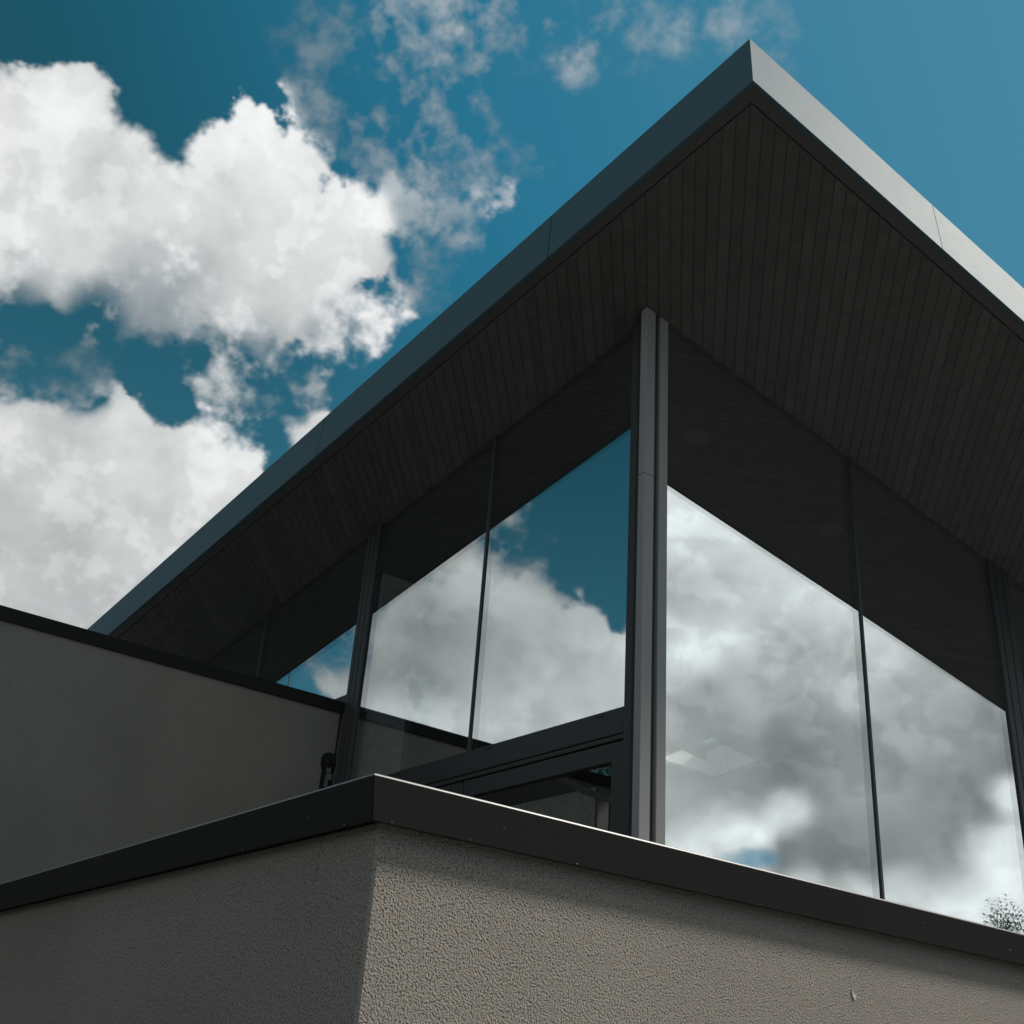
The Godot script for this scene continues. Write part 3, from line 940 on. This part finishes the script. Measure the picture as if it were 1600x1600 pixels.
func make_terrace_wall() -> void:
	var wall := thing("terrace_wall", "low front terrace wall of coarse grey render with dark metal coping", "wall")
	wall.set_meta("kind", "thing")
	var x0 := -3.286
	var z0 := 2.577
	var st := start()
	var o := 0.064
	box(st, Vector3(x0 + o, 0.0, -3.588), Vector3(x0 + 0.26, 2.095, z0 - 0.30), 0.006)
	box(st, Vector3(x0 + o, 0.0, z0 - 0.299), Vector3(9.2, 2.095, z0 - o), 0.006)
	build("rendered_wall", st, M.render, wall)
	var prof := coping_profile(2.170, 2.079, 0.020, 0.32)
	var corner_l := func(u: float, y: float) -> Vector3: return Vector3(x0 - u, y, z0 + u - 0.0012)
	var corner_r := func(u: float, y: float) -> Vector3: return Vector3(x0 - u + 0.0012, y, z0 + u)
	var left_end := func(u: float, y: float) -> Vector3: return Vector3(x0 - u, y, -3.585)
	var right_end := func(u: float, y: float) -> Vector3: return Vector3(9.2, y, z0 + u)
	st = start()
	sweep(st, prof, [left_end, corner_l], Vector2(-0.1, 2.13))
	var cap := build("coping", st, M.coping, wall)
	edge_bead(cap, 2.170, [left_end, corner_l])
	chips(cap, [[-3.0, 0.4], [-1.1, 0.62], [0.6, 0.3], [1.55, 0.97], [1.62, 0.96], [2.30, 0.55], [2.36, 0.8], [2.45, 0.98], [1.98, 0.97]], func(a: float, u: float, y: float) -> Vector3: return Vector3(x0 - u, y, a))
	st = start()
	sweep(st, prof, [corner_r, right_end], Vector2(-0.1, 2.13))
	cap = build("coping", st, M.coping, wall)
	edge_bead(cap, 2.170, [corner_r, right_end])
	chips(cap, [[-2.94, 0.5], [-2.72, 0.98], [-3.22, 0.97], [-3.02, 0.98], [-2.1, 0.97], [-1.4, 0.35], [-0.95, 0.6]], func(a: float, u: float, y: float) -> Vector3: return Vector3(a, y, z0 + u))
	# a small pale splash on the render
	st = start()
	var c := Vector3(-1.677, 1.910, z0 - o)
	for b in [[0.0, 0.0, 0.004, 0.006], [-0.004, 0.006, 0.0025, 0.007], [-0.006, 0.013, 0.0016, 0.006], [0.006, 0.002, 0.005, 0.0025], [0.003, -0.006, 0.002, 0.005]]:
		var lo := []
		var hi := []
		for k in 7:
			var t := TAU * k / 7.0
			var v := Vector3(b[0] + b[2] * cos(t), b[1] + b[3] * sin(t), 0)
			lo.append(c + v)
			hi.append(c + v * 0.9 + Vector3(0, 0, 0.0035))
		block(st, lo, hi)
	build("splash", st, M.chip, wall)

# small chips in the paint of a coping face: along the run, share of the way down
func chips(cap: Node3D, spots: Array, at: Callable) -> void:
	var st := start()
	for p in spots:
		var y: float = lerpf(2.160, 2.083, p[1])
		var u: float = lerpf(-0.0018, -0.0192, p[1])
		var w := rng.randf_range(0.0012, 0.0030)
		var h := rng.randf_range(0.0010, 0.0034)
		block(st, [at.call(p[0] - w, u, y), at.call(p[0], u - 0.0003, y - h), at.call(p[0] + w * 0.8, u, y + h * 0.4), at.call(p[0] - w * 0.2, u, y + h)], [at.call(p[0] - w * 0.8, u + 0.0012, y), at.call(p[0], u + 0.0012, y - h * 0.8), at.call(p[0] + w * 0.7, u + 0.0012, y + h * 0.4), at.call(p[0] - w * 0.2, u + 0.0012, y + h * 0.8)])
	build("paint_chips", st, M.highlight_and_wear, cap)

func make_ring_lamp() -> void:
	var c := Vector3(1.90, 3.88, -1.98)
	var lamp := thing("ring_lamp", "large dark ring pendant lamp hanging behind the glass beside the corner post", "lamp", c)
	var st := start()
	var r := 0.80
	var tilt := Basis(Vector3(1, 0, 1).normalized(), 0.0) * Basis(Vector3(0.72, 0, -0.69).normalized(), deg_to_rad(10.0))
	var prof := [Vector2(r - 0.018, -0.025), Vector2(r + 0.018, -0.025), Vector2(r + 0.018, 0.025), Vector2(r - 0.018, 0.025)]
	var n := 72
	for k in n:
		var at := func(p: Vector2, t: float) -> Vector3: return tilt * Vector3(p.x * cos(t), p.y, p.x * sin(t))
		var t0 := TAU * k / n
		var t1 := TAU * (k + 1) / n
		for i in 4:
			var p: Vector2 = prof[i]
			var q: Vector2 = prof[(i + 1) % 4]
			face(st, [at.call(p, t0), at.call(q, t0), at.call(q, t1), at.call(p, t1)], at.call(Vector2(r, 0), (t0 + t1) / 2))
	build("ring", st, M.lamp_metal, lamp)
	for k in 3:
		var t := TAU * k / 3.0 + 0.4
		st = start()
		var foot := tilt * Vector3(r * cos(t), 0.02, r * sin(t))
		var head := Vector3(foot.x * 0.4, soffit(c.x + foot.x * 0.4, c.z + foot.z * 0.4) - c.y, foot.z * 0.4)
		tube(st, [foot, head], [0.002, 0.002], 5)
		build("wire", st, M.lamp_metal, lamp)

func make_post() -> void:
	# a slim dark post with a wider cap, in front of the side wall
	var foot := Vector3(-0.50, FLOOR, -2.9)
	var post := thing("capped_post", "slim black post with a wider capped head standing before the side wall", "post", foot)
	var st := start()
	var lean := Vector3(0.05, 2.50, 0.0)
	var ring := func(c: Vector3, rx: float) -> Array:
		var out := []
		for k in 10:
			var t := TAU * k / 10.0
			out.append(c + Vector3(rx * cos(t), 0, rx * sin(t)))
		return out
	block(st, ring.call(Vector3.ZERO, 0.038), ring.call(lean, 0.043))
	build("shaft", st, M.black, post)
	st = start()
	block(st, ring.call(lean + Vector3(0, -0.005, 0), 0.048), ring.call(lean + Vector3(0, 0.03, 0), 0.057))
	block(st, ring.call(lean + Vector3(0, 0.03, 0), 0.057), ring.call(lean + Vector3(0, 0.085, 0), 0.057))
	block(st, ring.call(lean + Vector3(0, 0.085, 0), 0.057), ring.call(lean + Vector3(0, 0.11, 0), 0.042))
	block(st, ring.call(lean + Vector3(0, 0.11, 0), 0.012), ring.call(lean + Vector3(0, 0.122, 0), 0.008))
	build("head", st, M.black, post)
	# worn band down the side of the shaft
	st = start()
	for k in 7:
		var y := 2.46 - k * 0.05
		var c := Vector3(0.05 * y / 2.5, y, 0)
		var d := Vector3(-0.30 + 0.16 * sin(k * 2.1), 0, 0.95).normalized()
		var u := Vector3(0.95, 0, 0.30).normalized()
		var w := 0.016 + 0.007 * sin(k * 1.7)
		block(st, [c + d * 0.036 - u * w, c + d * 0.036 + u * w, c + d * 0.046 + u * w, c + d * 0.046 - u * w], [c + d * 0.036 - u * w * 0.8 + Vector3(0, 0.048, 0), c + d * 0.036 + u * w + Vector3(0, 0.044, 0), c + d * 0.046 + u * w + Vector3(0, 0.044, 0), c + d * 0.046 - u * w * 0.8 + Vector3(0, 0.048, 0)])
	build("worn_band", st, M.faded, post)

# ---------------------------------------------------------------- trees (seen only as reflections)
func limb(st: SurfaceTool, from: Vector3, dir: Vector3, length: float, radius: float, level: int, tips: Array, reach := 0.8, fork := 0.59) -> void:
	var pts := [from]
	var radii := [radius]
	var d := dir
	for k in 4:
		d = (d + Vector3(rng.randf_range(-0.22, 0.22), rng.randf_range(-0.05, 0.18), rng.randf_range(-0.22, 0.22))).normalized()
		pts.append(pts[-1] + d * length / 4.0)
		radii.append(radius * (1.0 - 0.16 * (k + 1)))
	tube(st, pts, radii, 6 if level < 2 else 4)
	if level >= 3:
		tips.append(pts[-1])
		tips.append(pts[2])
		return
	for k in (5 if level == 0 else 4):
		var i := 1 + (k % 4)
		var spin := TAU * (k * 0.38 + rng.randf() * 0.2)
		var side := (d.cross(Vector3.UP if absf(d.y) < 0.9 else Vector3.RIGHT)).normalized().rotated(d, spin)
		limb(st, pts[i], (d * 0.55 + side * reach).normalized(), length * fork * rng.randf_range(0.85, 1.15), radii[i] * 0.55, level + 1, tips, reach, fork)
	limb(st, pts[-1], d, length * (0.6 if level else 0.4), radii[-1] * 0.8, level + 1, tips, reach, fork)

func tree(called: String, label: String, at: Vector3, height: float, leaves: int, spread: float) -> void:
	var root := thing(called, label, "tree", at)
	var st := start()
	var tips := []
	limb(st, Vector3.ZERO, Vector3.UP, height * (0.42 if leaves else 0.6), height * 0.022, 0, tips, 0.8 if leaves else 0.7, 0.59 if leaves else 0.34)
	var top := 0.0
	for t in tips:
		top = maxf(top, t.y)
	root.scale = Vector3.ONE * height / top
	build("trunk", st, M.bark, root)
	if leaves == 0:
		return
	var leaf := start()
	var mesh_pts := [Vector3(0, 0, 0), Vector3(0.017, 0.026, 0.005), Vector3(0, 0.066, 0), Vector3(-0.017, 0.026, 0.005)]
	face(leaf, [mesh_pts[0], mesh_pts[1], mesh_pts[2]], Vector3(0, 0, 1))
	face(leaf, [mesh_pts[0], mesh_pts[2], mesh_pts[3]], Vector3(0, 0, 1))
	leaf.generate_normals()
	var mm := MultiMesh.new()
	mm.transform_format = MultiMesh.TRANSFORM_3D
	mm.use_colors = true
	mm.mesh = leaf.commit()
	mm.instance_count = leaves
	for i in leaves:
		var t: Vector3 = tips[rng.randi() % tips.size()]
		var off := Vector3(rng.randfn(), rng.randfn(), rng.randfn()) * spread
		var b := Basis.from_euler(Vector3(rng.randf() * TAU, rng.randf() * TAU, rng.randf() * TAU)).scaled(Vector3.ONE * rng.randf_range(0.7, 1.4))
		mm.set_instance_transform(i, Transform3D(b, t + off))
		var g := rng.randf_range(0.7, 1.2)
		mm.set_instance_color(i, Color(0.045 * g, 0.075 * g, 0.022 * g))
	var o := MultiMeshInstance3D.new()
	o.name = "crown"
	o.multimesh = mm
	o.material_override = M.leaf
	o.set_meta("kind", "stuff")
	root.add_child(o, true)

func make_trees() -> void:
	tree("leafy_tree", "round leafy tree on the right, its top reflected above the terrace coping", Vector3(23.2, 0, 9.9), 6.12, 40000, 0.15)
	tree("leafy_tree", "leafy tree beyond the side wall, reflected in the small door pane", Vector3(-12.0, 0, -13.4), 8.7, 40000, 0.18)
	tree("bare_tree", "bare tree beyond the side wall, its twigs reflected in the small glass triangle", Vector3(-4.0, 0, -15.8), 9.5, 0, 0.0)
